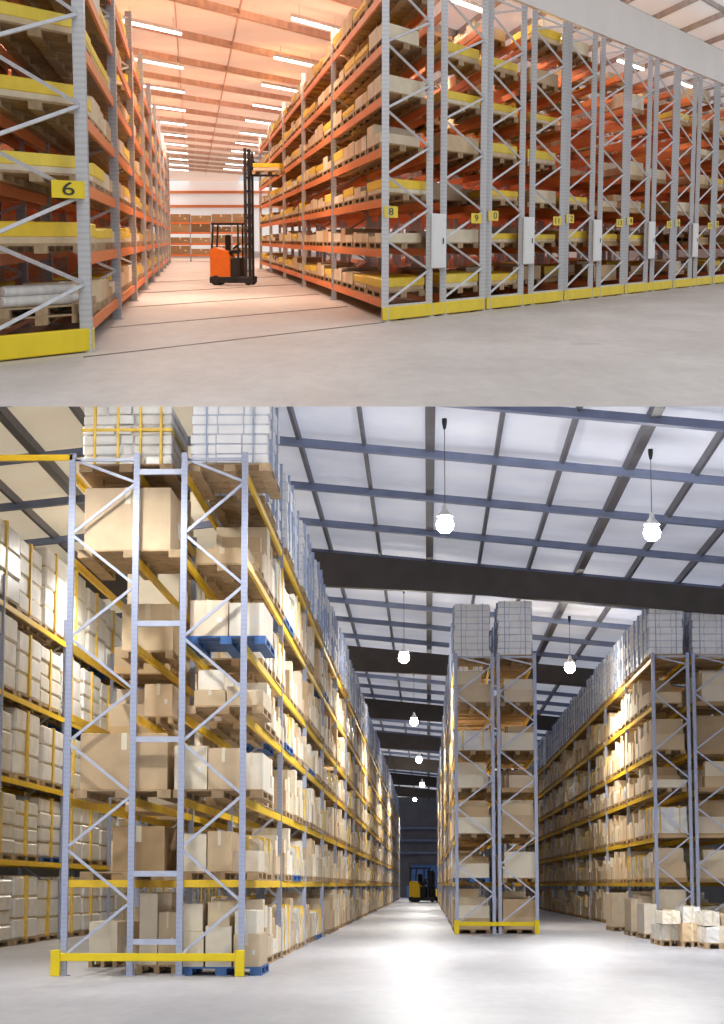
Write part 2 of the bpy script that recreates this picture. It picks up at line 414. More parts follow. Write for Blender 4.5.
r6, base6 = make_rack(UP, 'tall orange rack with yellow plate 6 at the left of the aisle', None,
    [(LA - 1.2, LA), (LA - 2.9, LA - 1.6)], LB, LB + 108, 12, 7.3, ULV, .17, .16, M['galv'], M['galvm'], M['obeam'], .05, .62, .05, .17, 3)
m_ = MB(); m_.box(UP, LA - 2.95, LA + .1, LB - .18, LB + .15, .02, .34, rel=False)
child('base_beam', m_.mesh('base_beam', M['ybase'], base6, bevel=.015), r6, 'yellow base')
plate(UP, r6, base6, LA - .17, LB - .12, 2.28, .42, .24, '6', .26)
# small rack against the far end of the upper aisle
fr_o = upp_floor(172, 262)
HB = Hall('uppb', MU, Vector((fr_o.x - .5, fr_o.y + 4, 0)), Vector((1, 0, 0)), Vector((0, 1, 0)))
rb = root('pallet_rack', HB, HB.O, 'low orange rack crossing the far end of the upper aisle', 'rack')
for i in range(5):
    u = upright(HB, i * 1.5, 0, 2.9, .1, .1); child('upright', u.mesh('upright', M['galv'], HB.O), rb)
for z in (.5, 1.3, 2.1, 2.8):
    m_ = MB(); m_.box(HB, 0, 6, -.05, .05, z - .14, z, rel=False); child('beam', m_.mesh('beam', M['obeam'], HB.O), rb)
    m_ = MB(); m_.box(HB, 0, 6, 1.1, 1.2, z - .14, z, rel=False); child('beam', m_.mesh('beam', M['obeam'], HB.O), rb)

LLV = [1.69, 3.16, 4.68, 5.95, 7.55, 9.15]
def guard(r, base, h, a0, a1, b):
    m_ = MB(); m_.box(h, a0 + .1, a1 - .1, b - .12, b - .02, .26, .4, rel=False)
    g = child('base_guard', m_.mesh('base_guard', M['ybase'], base, bevel=.01), r, 'yellow guard rail')
    for a in (a0, a1 - .16):
        m_ = MB(); m_.box(h, a, a + .16, b - .2, b, 0, .46, rel=False)
        child('guard_foot', m_.mesh('guard_foot', M['ybase'], base, bevel=.01), g)
def spacer(r, base, h, a0, a1, b, zs):
    for z in zs:
        m_ = MB(); m_.box(h, a0, a1, b - .04, b + .04, z - .05, z + .05, rel=False); child('row_spacer', m_.mesh('row_spacer', M['bluem'], base), r)
YM = low_floor(150, 976).y
def lx(px, Y): return low_at(px, 885, Y).x
am = [lx(p, YM) for p in (65, 131, 180, 242)]
lowm = dict(pw=.11, pd=.1, mu=M['blue'], mbr=M['bluem'], mbe=M['ybeam'], t_br=.05, step=.95, beam_t=.06, beam_h=.14)
rm, bmn = make_rack(LOW, 'tall blue rack with yellow beams and cartons, nearest on the left', None, [(am[0], am[1]), (am[2], am[3])], YM, YM + 198, 9, 9.45, LLV, **lowm)
guard(rm, bmn, LOW, am[0] - .2, am[3] + .06, YM); spacer(rm, bmn, LOW, am[1], am[2], YM, (.6, 1.8, 4.2, 6.3, 9.1))
m_ = MB(); m_.box(LOW, lx(-60, YM), am[0], YM - .05, YM + .05, 9.33, 9.43); child('tie_beam', m_.mesh('tie_beam', M['ybeam'], bmn), rm, 'yellow tie bar spanning the left aisle')
m_ = MB(); m_.box(LOW, am[0], am[1], YM + .06, YM + .16, LLV[0] - .13, LLV[0]); child('end_beam', m_.mesh('end_beam', M['ybeam'], bmn), rm)
m_ = MB(); m_.box(LOW, am[2], am[3], YM + .06, YM + .16, LLV[0] - .13, LLV[0]); child('end_beam', m_.mesh('end_beam', M['ybeam'], bmn), rm)
YC = low_floor(495, 934).y
ac = [lx(p, YC) for p in (457, 494, 500, 537)]
rc, bc = make_rack(LOW, 'slim blue rack with yellow base guard standing alone in mid hall', None, [(ac[0], ac[1]), (ac[2], ac[3])], YC, YC + 135, 9, 9.3, LLV, **lowm)
guard(rc, bc, LOW, ac[0] - .1, ac[3] + .06, YC)
ar = [lx(p, YC) for p in (657, 692, 698, 736)]
rr, br = make_rack(LOW, 'long blue rack stacked with cartons along the right side', None, [(ar[0], ar[1]), (ar[2], ar[3])], YC, YC + 135, 9, 9.3, LLV, **lowm)
YW = 42.0
fw = low_floor(0, 948).x
WLV = [2.25, 4.4, 6.6, 8.9]
rw, bw = make_rack(LOW, 'rack of pale banded carton stacks behind the nearest rack, at far left', None, [(fw - 1.25, fw - .02)], YW, YW + 108, 9, 9.6, WLV, **lowm)

# ------------------------------------------------------------------ goods
ITEMS = []
def add(kind, h, a0, a1, b0, b1, z, hh, label, group, m=None, vis=1.0):
    p = h.loc((a0 + a1) / 2, b0, z)
    ITEMS.append(dict(kind=kind, h=h, a0=a0, a1=a1, b0=b0, b1=b1, z=z, hh=hh, label=label, group=group, m=m, Y=p.y,
                      size=vis * ((a1 - a0) * 1.0 + (b1 - b0) * .12) * hh / p.y ** 2))
LVW = ['floor', 'first shelf', 'second shelf', 'third shelf', 'fourth shelf', 'fifth shelf', 'sixth shelf', 'seventh shelf']
def where(n, li, rackp):
    lv = 'on the floor under' if li == 0 else 'on %s of' % LVW[li]
    return '%s from the front, %s %s' % (ordw(n), lv, rackp)
def pal_h(h): return .13 if h is UP else .15
def cartons_on(h, a0, a1, b0, b1, z, maxh, side, rackp, li, cnt, m, look, group, fill=(.4, .98), vis=1.0):
    """cartons on one pallet; side=+1 aisle at a1, -1 aisle at a0"""
    n = rnd.choice([3, 4, 4, 5, 5]) if (h is LOW) else rnd.choice([2, 2, 3])
    cuts = sorted([(i + 1) / n + rnd.uniform(-.3, .3) / n for i in range(n - 1)]); cuts = [0] + cuts + [1]
    hb = rnd.uniform(*fill)
    for i in range(n):
        q0 = b0 + cuts[i] * (b1 - b0) + .02; q1 = b0 + cuts[i + 1] * (b1 - b0) - .02
        if q1 - q0 < .25: continue
        hh = round(maxh * (rnd.uniform(*fill) if h is LOW else hb * rnd.uniform(.85, 1.1)), 2); w = (a1 - a0) * rnd.choice([1, .97, .9, .78])
        if rnd.random() < .18: hh = round(hh * .55, 2)
        x0, x1 = (a1 - w, a1) if side > 0 else (a0, a0 + w)
        cnt[0] += 1
        if hh > .6 and rnd.random() < .75:
            hl = round(hh * rnd.uniform(.4, .65), 2)
            add('carton', h, x0, x1, q0, q1, z, hl, '%s lower carton, %s' % (look.split()[0], where(cnt[0], li, rackp)), group, m, vis)
            s = rnd.uniform(.02, .14)
            add('carton', h, x0 + s * .5, x1 - s * .5, q0 + s, q1 - s * (1 if q1 - q0 > 1 else .3), z + hl, hh - hl, '%s upper carton, %s' % (look.split()[0], where(cnt[0], li, rackp)), group, m, vis)
        else:
            add('carton', h, x0, x1, q0, q1, z, hh, '%s, %s' % (look, where(cnt[0], li, rackp)), group, m, vis)
def lane(h, a0, a1, b0, b1, levels, gap, side, rackp, style, plen=(2.4, 3.4), skip=.04, floor=True, blue=.12, top=None, vis=1.0, firsty=False, first_b={}):
    for li, z in ([(0, 0.0)] if floor else []) + [(i + 1, z) for i, z in enumerate(levels)]:
        b = first_b.get(li, b0 + rnd.uniform(0, .6)); cn = [0]; pn = 0
        g = gap(li)
        sk = skip(li) if callable(skip) else skip
        while b < b1 - 1.5:
            L = round(rnd.uniform(*plen), 1)
            if rnd.random() < sk and not (firsty and pn == 0): b += L * .7; continue
            pn += 1; ph = pal_h(h)
            bl = rnd.random() < blue
            o = rnd.uniform(-.05, .05) * (1 if h is LOW else .2)
            add('pallet', h, a0 + o, a1 + o, b, b + L, z, ph, '%s pallet, %s' % ('blue' if bl else 'wooden', where(pn, li, rackp)), 'pallets on %s' % rackp, 'bluep' if bl else 'wood', vis)
            zz = z + ph
            st = style
            if top and li == len(levels): st = top
            if st == 'carton':
                if rnd.random() < .2:
                    add('wrap', h, a0 + o, a1 + o, b + .05, b + L - .05, zz, round(g * rnd.uniform(.5, .85), 1), 'pale wrapped bundle, %s' % where(pn, li, rackp), 'wrapped bundles on %s' % rackp, 'wrapg' if rnd.random() < .5 else 'wrap', vis)
                else:
                    cartons_on(h, a0 + o, a1 + o, b, b + L, zz, g, side, rackp, li, cn, 'tan', 'brown carton', 'cartons on %s' % rackp, vis=vis)
            elif st == 'cream':
                if rnd.random() < .42 or (firsty and pn == 1 and li > 1):
                    add('cover', h, a0 + o, a1 + o, b + .05, b + L - .05, zz, round(g * rnd.uniform(.26, .45), 2), 'yellow covered load, %s' % where(pn, li, rackp), 'yellow loads on %s' % rackp, 'yel', vis)
                elif rnd.random() < .06:
                    for s_ in range(rnd.choice([1, 2])):
                        add('pallet', h, a0 + o, a1 + o, b + .03 * s_, b + L - .03 * s_, zz + s_ * ph, ph, '%s spare pallet, %s' % (('lower', 'upper')[s_], where(pn, li, rackp)), 'pallets on %s' % rackp, 'wood', vis)
                else:
                    cartons_on(h, a0 + o, a1 + o, b, b + L, zz, g, side, rackp, li, cn, 'cre', 'cream carton', 'cartons on %s' % rackp, (.26, .55), vis)
            elif st == 'stack':
                add('stack', h, a0 + o, a1 + o, b + .05, b + L - .05, zz, round(g * rnd.uniform(.82, .97), 1), 'pale banded carton stack, %s' % where(pn, li, rackp), 'carton stacks on %s' % rackp, 'stack', vis)
            elif st == 'strap':
                add('strap', h, a0 + o, a1 + o, b + .03, b + L - .03, zz, rnd.choice([1.75, 1.8, 1.85]), 'white strapped load, %s' % where(pn, li, rackp), 'white loads topping %s' % rackp, 'white', vis)
            b += L + rnd.uniform(.06, .25)
def lgap(li):
    zs = [0] + LLV + [10.6]; return (zs[li + 1] - zs[li]) - .36
def wgap(li):
    zs = [0] + WLV + [11.7]; return (zs[li + 1] - zs[li]) - .35
def ugap(li): return .72
# near main rack: what the end bay shows
def front(kind, px0, px1, pytop, li, Y, L, label, m, pal=None, pallet_px=None, onto=None):
    z = (0 if li == 0 else LLV[li - 1]) + .15
    x0, x1 = lx(px0, Y), lx(px1, Y)
    if onto: z = low_at((px0 + px1) / 2, onto, Y).z
    zt = low_at((px0 + px1) / 2, pytop, Y).z
    add(kind, LOW, x0, x1, Y, Y + L, z, max(.2, zt - z), label, 'goods in the end bay of the nearest rack', m, 3)
    if pal:
        add('pallet', LOW, x0 if pallet_px is None else lx(pallet_px[0], Y), x1 if pallet_px is None else lx(pallet_px[1], Y), Y - .05, Y + L + .1, z - .15, .15, pal, 'pallets in the end bay of the nearest rack', 'bluep' if pal.startswith('blue') else 'wood', 3)
Yf = YM + .25
front('carton', 184, 204, 931, 0, Yf, 1.6, 'lower left carton on the blue floor pallet', 'tan', 'blue pallet on the floor in the end bay of the nearest rack', (182, 262))
front('carton', 184, 203, 904, 0, Yf, 1.6, 'upper left carton on the blue floor pallet', 'tan', onto=931)
front('carton', 206, 232, 926, 0, Yf, 1.6, 'lower middle carton on the blue floor pallet', 'tan')
front('carton', 208, 230, 902, 0, Yf, 1.6, 'upper middle carton on the blue floor pallet', 'tan', onto=926)
front('carton', 234, 260, 934, 0, Yf, 1.6, 'lower right carton on the blue floor pallet', 'tan')
front('carton', 235, 257, 911, 0, Yf, 1.6, 'upper right carton on the blue floor pallet', 'tan', onto=934)
front('carton', 140, 158, 893, 0, Yf + .8, 2, 'tall narrow carton on the floor between the two front frames', 'tan', 'wooden pallet on the floor between the two front frames', (138, 178))
front('carton', 159, 177, 912, 0, Yf + .8, 2, 'shorter carton on the floor between the two front frames', 'tan')
front('carton', 90, 118, 922, 0, Yf + 3.5, 2, 'carton on the floor inside the leftmost front frame', 'tan', 'wooden pallet on the floor inside the leftmost front frame')
front('carton', 112, 164, 826, 1, Yf + .2, 2, 'dark brown carton on the lowest shelf behind the left frame', 'drk', 'wooden pallet on the lowest shelf behind the left frame', (80, 178))
front('carton', 183, 206, 834, 1, Yf + .2, 2, 'pale carton at left on the lowest shelf in the right frame', 'tan', 'wooden pallet on the lowest shelf in the right frame', (181, 258))
front('carton', 207, 231, 831, 1, Yf + .2, 2, 'pale carton in the middle of the lowest shelf, right frame', 'tan')
front('carton', 232, 258, 850, 1, Yf + .6, 1.4, 'small carton beside the pale cartons on the lowest shelf', 'tan')
front('carton', 78, 166, 733, 2, Yf, 2.4, 'large brown carton with tape on the second shelf, left frame', 'tan', 'wooden pallet under the large taped carton, second shelf', (72, 170))
front('carton', 173, 206, 746, 2, Yf, 2.4, 'cream carton leftmost of the trio on second shelf', 'tan', 'wooden pallet under the cream carton trio, second shelf', (172, 262))
front('carton', 207, 238, 748, 2, Yf, 2.4, 'cream carton in the middle of the trio on second shelf', 'tan')
front('carton', 239, 262, 753, 2, Yf + .3, 1.8, 'cream carton by the aisle in the trio on second shelf', 'tan')
front('carton', 192, 224, 690, 3, Yf, 2, 'lower left carton of the pile on the third shelf, right frame', 'tan', 'wooden pallet under the carton pile, third shelf, right frame', (183, 262))
front('carton', 196, 222, 670, 3, Yf + .1, 1.8, 'upper carton of the pile on the third shelf, right frame', 'tan', onto=690)
front('carton', 225, 243, 686, 3, Yf, 2, 'middle carton of the pile on the third shelf, right frame', 'tan')
front('carton', 244, 262, 690, 3, Yf + .2, 2, 'small carton by the aisle on the third shelf, right frame', 'tan')
front('carton', 142, 170, 684, 3, Yf + 2.2, 2, 'brown carton set back on the third shelf, left frame', 'tan', 'wooden pallet set back on the third shelf, left frame')
front('carton', 187, 226, 600, 4, Yf, 2.2, 'left carton on the blue pallet, fourth shelf of nearest rack', 'tan', 'blue pallet on the fourth shelf of the nearest rack', (184, 264))
front('carton', 227, 262, 603, 4, Yf, 2.2, 'right carton on the blue pallet, fourth shelf of nearest rack', 'tan')
front('carton', 118, 170, 604, 4, Yf + 2.2, 2.0, 'carton set back on the fourth shelf, left frame', 'tan', 'wooden pallet set back on the fourth shelf, left frame')
front('carton', 78, 166, 488, 5, Yf, 2.6, 'biggest brown carton, fifth shelf of the left frame', 'tan', 'wooden pallet under the biggest brown carton', (72, 180))
front('carton', 192, 246, 548, 5, Yf + 1.6, 1.4, 'flat carton on the fifth shelf, right frame', 'tan', 'wooden pallet under the flat carton, fifth shelf', (183, 256))
front('bundle', 74, 166, 404, 6, Yf, 2.6, 'pale wrapped bundle with amber straps on top of the left frame', 'wrapg', 'wooden pallet under the wrapped bundle on top of the left frame', (72, 168))
front('strap', 186, 266, 385, 6, Yf, 2.6, 'nearest white strapped load on top of the right frame', 'white', 'wooden pallet under the nearest white strapped load', (184, 268))
lane(LOW, am[2] + .06, am[3] + .06, Yf + 3.0, YM + 190, LLV, lgap, 1, 'nearest rack, aisle side', 'carton', top='strap', blue=.07)
lane(LOW, am[0] - .05, am[1] - .06, Yf + 4.5, YM + 70, LLV, lgap, -1, 'nearest rack, left side', 'carton', skip=.4, vis=.15, blue=.05)
lane(LOW, ac[0] - .04, ac[1] - .06, YC + .25, YC + 130, LLV, lgap, -1, 'mid-hall rack, left side', 'carton', top='strap')
lane(LOW, ac[2] + .06, ac[3] + .0, YC + .25, YC + 10, LLV, lgap, 1, 'mid-hall rack, right side', 'carton', top='strap')
lane(LOW, ar[0] - .06, ar[1] - .06, YC + .25, YC + 130, LLV, lgap, -1, 'right rack, aisle side', 'carton', top='strap')
lane(LOW, ar[2] + .06, ar[3] + .05, YC + .25, YC + 24, LLV, lgap, 1, 'right rack, outer side', 'carton', top='strap', vis=.6)
lane(LOW, fw - 1.3, fw - .06, YW + .3, YW + 106, WLV, wgap, 1, 'the far left rack', 'stack', plen=(3.2, 3.6), skip=.02)
# loose loads standing on the floor at right
def loose(kind, px0, px1, pyt, pyb, L, label, m):
    Y = low_floor(px0, pyb).y
    add('pallet', LOW, lx(px0, Y), lx(px1, Y), Y, Y + L, 0, .15, 'wooden pallet under the ' + label, 'pallets on the floor at right', 'wood', 3)
    add(kind, LOW, lx(px0, Y) + .02, lx(px1, Y) - .02, Y + .03, Y + L - .03, .15, low_at(px0, pyt, Y).z - .15, label, 'loads on the floor at right', m, 3)
    return Y
def pack(px0, px1, pyt, pyb, Y, L, label, m):
    z0 = low_at(px0, pyb, Y).z
    add('pack', LOW, lx(px0, Y), lx(px1, Y), Y, Y + L, z0, low_at(px0, pyt, Y).z - z0, label, 'packages piled on the floor at right', m, 3)
Y1 = loose('pack', 660, 679, 924, 946, 2.6, 'lumpy wrapped package at the left of the right floor pile', 'wrap')
Y1 = loose('pack', 681, 702, 922, 947, 2.6, 'squarish package second from left in the right floor pile', 'tan')
Y2 = loose('pack', 704, 736, 926, 949, 2.6, 'pale package nearest the right edge in the floor pile', 'wrapg')
pack(662, 680, 910, 924, Y1 + .2, 1.8, 'small brown package atop the pile, left one', 'tan')
pack(682, 700, 906, 923, Y1 + .3, 1.6, 'small pale package atop the pile, middle one', 'wrapg')
pack(703, 719, 911, 926, Y2 + .2, 1.8, 'cream package atop the pile by the right edge', 'wrap')
pack(720, 736, 914, 926, Y2 + .4, 1.6, 'low brown package at the very right edge', 'tan')
loose('carton', 611, 629, 893, 931, 2.4, 'pale tall carton load on the floor left of right rack', 'tan')
loose('carton', 630, 642, 899, 936, 2.2, 'narrow brown carton load on the floor beside right rack', 'tan')
loose('carton', 643, 657, 904, 939, 2.2, 'lower carton load on the floor touching the package pile', 'tan')
# things stored at the far end of the lower aisle
for i, (x0, x1, Y, hh, m) in enumerate([(-2.6, -1.4, 246, 1.5, 'bluep'), (1.6, 2.9, 250, 1.9, 'yel'), (-.9, .3, 254, 1.2, 'bluep'), (.6, 1.5, 243, 1.1, 'yel')]):
    add('carton', LOW, x0, x1, Y, Y + 2, 0, hh, '%s crate on the floor before the end door, %s from left' % ('blue' if m == 'bluep' else 'yellow', ('first', 'fourth', 'second', 'third')[i]), 'crates at the end door', m, 9)
# upper hall
lane(UP, LA - 1.17, LA - .03, LB + .3, LB + 107, ULV, ugap, 1, 'rack 6', 'cream', plen=(3.0, 4.0), skip=.03, floor=False, blue=0, firsty=True, first_b={1: LB + 5.2})
lane(UP, LA - 2.85, LA - 1.65, LB + .3, LB + 12, ULV, ugap, 1, 'rack 6, far half', 'cream', plen=(3.0, 4.0), skip=.2, floor=False, blue=0, vis=.3)
lane(UP, .04, 1.2, .3, 71.5, ULV, ugap, -1, 'truck-side rack', 'cream', plen=(3.0, 4.0), skip=.02, floor=False, blue=0)
lane(UP, 1.65, 2.82, .3, 9, ULV, ugap, 1, 'first rack unit, right half', 'cream', plen=(3.0, 4.0), skip=lambda li: .5 if li > 4 else .12, floor=False, blue=0)
for n in range(1, 7):
    w = unit_words[n]
    s_ = (lambda li: .5 if li > 4 else .12) if n == 1 else (lambda li: .72 if li > 4 else .25)
    lane(UP, 3 * n + .08, 3 * n + 1.2, .3, 12, ULV, ugap, -1, w + ' rack unit, left half', 'cream', plen=(3.0, 4.0), skip=s_, floor=False, blue=0)
    lane(UP, 3 * n + 1.65, 3 * n + 2.82, .3, 12, ULV, ugap, 1, w + ' rack unit, right half', 'cream', plen=(3.0, 4.0), skip=s_, floor=False, blue=0)
for z, li in ((.5, 1), (1.3, 2), (2.1, 3), (2.8, 4)):
    for i in range(4):
        add('carton', HB, i * 1.5 + .06, i * 1.5 + 1.44, 0, 1.1, z, round(rnd.uniform(.38, .62), 2), 'small carton, %s from left, %s of the far low rack' % (ordw(i + 1), LVW[li]), 'cartons on the far low rack', 'drk', 9)
# the lowest bay of rack 6: flat pallets with pale pipes on them
for i in range(2):
    add('pallet', UP, LA - 1.1, LA - .05, LB + .25 + .08 * i, LB + 4.4, .42 + .13 * i, .13, ('bottom' if i == 0 else 'top') + ' of two flat pallets under pale pipes, lowest shelf of rack 6', 'pallets under the pipes', 'wood', 9)
for i in range(7):
    m_ = MB(); row = 0 if i < 4 else 1
    c = UP.loc(LA - .62, LB + .6 + .42 * (i if row == 0 else i - 3.5), .42 + .26 + .075 + row * .13)
    p_, q_ = UP.vec(-.46, 0, 0), UP.vec(.36 + .02 * (i % 3), 0, 0)
    m_.cyl(p_, q_, .075, 16); m_.cyl(p_ * 1.01, q_ * 1.01, .05, 12)
    root('pipe', UP, c, 'pale pipe on the lowest shelf of rack 6, %s %s' % (('front', 'second', 'third', 'back', 'front', 'middle', 'back')[i], 'on the pallets' if row == 0 else 'in the upper layer'), 'pipe', 'pale pipes on rack 6', m_.mesh('pipe', M['pipe']))
for it in ITEMS:
    if it['h'] is UP: it['size'] *= .8

CACHE = {}
def meshes(it, near):
    h = it['h']; d = round(it['b1'] - it['b0'], 1); hh = round(it['hh'], 2)
    if d > (it['b1'] - it['b0']) or d < .2: d = it['b1'] - it['b0']
    w = it['a1'] - it['a0']
    var = rnd.randrange(4) if it['kind'] in ('wrap', 'pack', 'stack') else 0
    key = (it['kind'], h.name, round(w, 3), round(d, 2), hh, near, it['m'], var)
    if key in CACHE: return CACHE[key]
    kd = it['kind']; m = M[it['m']]; out = []
    if kd == 'carton':
        k = MB(); k.box(h, -w / 2, w / 2, 0, d, 0, hh - .012)
        g = .012
        k.box(h, -w / 2, -g, 0, d, hh - .014, hh); k.box(h, g, w / 2, 0, d, hh - .014, hh)   # two top flaps
        out.append(('carton', k.mesh('carton', m, bevel=.006 if near else 0), m))
        if near:
            t = MB(); tw = min(.05, w * .06); dr = min(.3, hh * .35)
            t.box(h, -tw, tw, -.006, d + .006, hh - .001, hh + .005)
            t.box(h, -tw, tw, -.008, -.001, hh - dr, hh + .003)
            t.box(h, -tw, tw, d + .001, d + .008, hh - dr, hh + .003)
            out.append(('tape', t.mesh('tape', M['tape']), None))
            if hh > .3:
                if rnd.random() < .4:
                    t = MB(); t.box(h, w * .22, w * .33, -.008, -.001, hh * .38, hh * .52)
                    out.append(('paper_label', t.mesh('paper_label', M['paper']), None))
                sx = 1 if rnd.random() < .5 else -1
                t = MB(); t.box(h, min(sx * (w / 2 + .001), sx * (w / 2 + .006)), max(sx * (w / 2 + .001), sx * (w / 2 + .006)), d * .4, d * .55, hh * .35, hh * .6)
                out.append(('paper_label', t.mesh('paper_label', M['paper']), None))
    elif kd == 'pallet':
        k = MB(); nb = 5
        for i in range(nb):
            q = d / nb; k.box(h, -w / 2, w / 2, i * q + .02, (i + 1) * q - .02, hh * .8, hh)
        for a in (-w / 2, -w * .07, w / 2 - w * .14):
            k.box(h, a, a + w * .14, 0, d, 0, hh * .16)
            for b in (0, d * .44, d * .88): k.box(h, a, a + w * .14, b, b + d * .12, hh * .16, hh * .8)
        out.append(('pallet', k.mesh('pallet', m), m))
    elif kd == 'cover':
        k = MB(); k.box(h, -w / 2 + .02, w / 2 - .02, .03, d - .03, 0, hh * .55)
        out.append(('covered_load', k.mesh('covered_load', M['cre'], bevel=.008), None))
        k = MB(); k.box(h, -w / 2, w / 2, 0, d, hh * .3, hh)
        out.append(('cover', k.mesh('cover', m, bevel=.02), None))
    elif kd == 'bundle':
        # irregular layers of flat goods under stretch film, strapped
        k = MB(); R = random.Random(5); n = 6; l = hh / n
        for i in range(n):
            cuts = [0, R.uniform(.25, .45), R.uniform(.55, .75), 1]
            for j in range(3):
                x0 = -w / 2 + cuts[j] * w + .01; x1 = -w / 2 + cuts[j + 1] * w - .01
                k.box(h, x0, x1, R.uniform(0, .12), d, i * l + .01, (i + 1) * l - .01)
        k.box(h, -w / 2 + .03, w / 2 - .03, .14, d - .03, 0, hh - .03)
        out.append(('wrapped_bundle', k.mesh('wrapped_bundle', m, bevel=.02), None))
        for a in (-.36, -.1, .15, .38):
            t = MB(); t.box(h, w * a - .02, w * a + .02, -.015, d + .015, 0, hh + .012); out.append(('band', t.mesh('band', M['band']), None))
        t = MB(); t.box(h, -w / 2 - .012, w / 2 + .012, -.012, d + .012, hh * .55, hh * .55 + .05); out.append(('band', t.mesh('band', M['band']), None))
    elif kd in ('strap', 'stack'):
        k = MB(); n = 8 if kd == 'strap' else rnd.choice([3, 3, 4]); l = hh / n; nc = 3 if kd == 'strap' else 1
        ex = .014 if kd == 'strap' else .008
        for i in range(n):
            o = rnd.uniform(-.03, .03)
            for j in range(nc):
                k.box(h, -w / 2 + o + j * w / nc + .01, -w / 2 + o + (j + 1) * w / nc - .01, rnd.uniform(0, .05), d - .02, i * l + ex, (i + 1) * l - ex)
        nmn = 'strapped_load' if kd == 'strap' else 'carton_stack'
        out.append((nmn, k.mesh(nmn, m, bevel=.006 if kd == 'strap' else .05), None))
        k = MB(); k.box(h, -w / 2 + .05, w / 2 - .05, .06, d - .03, 0, hh - .04); out.append(('core', k.mesh('core', M['core' if kd == 'strap' else 'corew']), None))
        if near:
            bmn_ = M['strap'] if kd == 'strap' else M['band']
            for a in ((-.3, .3) if kd == 'strap' else (-.22, .22)):
                t = MB(); t.box(h, w * a - .012, w * a + .012, -.012, d + .012, 0, hh + .01); out.append(('strap', t.mesh('strap', bmn_), None))
            for b in ((.2, .7) if kd == 'strap' else (.42,)):
                t = MB(); t.box(h, -w / 2 - .035, w / 2 + .035, d * b, d * b + (.08 if kd == 'strap' else .2), 0, hh + .01); out.append(('strap', t.mesh('strap', bmn_), None))
    elif kd in ('wrap', 'pack'):
        bm = bmesh.new(); bmesh.ops.create_cube(bm, size=1)
        bmesh.ops.subdivide_edges(bm, edges=list(bm.edges), cuts=4, use_grid_fill=True)
        R = random.Random(var * 7 + 3)
        rd = .0 if kd == 'wrap' else .015
        for v in bm.verts:
            c = v.co.copy(); f = 1 - rd * ((abs(c.z) * 2) ** 3)
            x, y, z = c.x * w * f, (c.y * f + .5) * d, (c.z * (1 - rd * (abs(c.x) * 2) ** 3) + .5) * hh
            jit = .03 if kd == 'wrap' else .016
            if c.z > -.49:
                x = max(-w / 2, min(w / 2, x * (.97 if c.z > .3 else 1) + R.uniform(-jit, jit) * .8)); y += R.uniform(0, jit * 2) * (1 if c.y < 0 else -1); z -= R.uniform(0, jit * (3 if c.z > .49 else 1))
            else: z = 0
            v.co = h.vec(x, y, max(0, z))
        me = bpy.data.meshes.new('wrapped_load'); bm.to_mesh(me); bm.free(); me.materials.append(m)
        out.append(('wrapped_load' if kd == 'wrap' else 'package', me, None))
        if near and kd == 'wrap':
            for a in (-.28, .28):
                t = MB(); t.box(h, w * a - .02, w * a + .02, -.015, d + .015, 0, hh + .012); out.append(('band', t.mesh('band', M['band']), None))
            for b in (.25, .7):
                t = MB(); t.box(h, -w / 2 - .012, w / 2 + .012, d * b, d * b + .12, 0, hh + .01)
                out.append(('band', t.mesh('band', M['band']), None))
        if kd == 'pack':
            t = MB(); t.box(h, -w * .05, w * .05, -.012, d + .012, 0, hh + .008); out.append(('tape', t.mesh('tape', M['tape']), None))
    CACHE[key] = out; return out
CAT = dict(carton='carton', pallet='pallet', cover='covered load', strap='strapped load', wrap='wrapped load', pack='package', stack='carton stack', bundle='wrapped load')
buckets = {}
for it in ITEMS: buckets.setdefault(it['kind'], []).append(it)
for kd, lst in buckets.items():
    lst.sort(key=lambda t: -t['size'])
    for i, it in enumerate(lst[:298]):
        near = i < (150 if kd != 'pallet' else 0) and it['m'] not in ('bluep', 'yel') or kd == 'cover'
        ms = meshes(it, near); h = it['h']
        nme = 'crate' if (kd == 'carton' and it['m'] in ('bluep', 'yel')) else ms[0][0]
        o = root(nme, h, h.loc((it['a0'] + it['a1']) / 2, it['b0'], it['z']), it['label'], 'crate' if nme == 'crate' else CAT[kd], it['group'], ms[0][1])
        for (pn, me, _) in ms[1:]: child(pn, me, o)
    for hn in ('low', 'upp'):
        rest = [it for it in lst[298:] if (it['h'] is LOW) == (hn == 'low')]
        if not rest: continue
        k = MB()
        for it in rest:
            h = it['h']
            if kd == 'pallet':
                k.box(h, it['a0'], it['a1'], it['b0'], it['b1'], it['z'] + .1, it['z'] + it['hh'], rel=False)
                for b in (0, .45, .88):
                    q = it['b0'] + b * (it['b1'] - it['b0']); k.box(h, it['a0'], it['a1'], q, q + .3, it['z'], it['z'] + .1, rel=False)
            elif kd == 'strap':
                n = 7; l = it['hh'] / n
                for i in range(n):
                    for j in range(2):
                        bm_ = it['b0'] + (it['b1'] - it['b0']) * j / 2
                        k.box(h, it['a0'], it['a1'], bm_ + .04, bm_ + (it['b1'] - it['b0']) / 2 - .04, it['z'] + i * l + .02, it['z'] + (i + 1) * l - .02, rel=False)
            else:
                k.box(h, it['a0'], it['a1'], it['b0'], it['b1'], it['z'], it['z'] + it['hh'], rel=False)
        hh_ = UP if hn == 'upp' else LOW
        mm = {'pallet': 'wood_i', 'carton': 'cre_i' if hn == 'upp' else 'tan_i', 'strap': 'white_i'}.get(kd, rest[0]['m'])
        c = sum(k.v, Vector()) / len(k.v)
        o = root({'carton': 'distant_cartons', 'pallet': 'distant_pallets'}.get(kd, 'distant_loads'), hh_, c,
                 'far %ss filling the deepest bays of the %s hall' % (CAT[kd], 'upper' if hn == 'upp' else 'lower'), CAT[kd] + 's', None, k.mesh('distant', M[mm], off=c))
        o['kind'] = 'stuff'

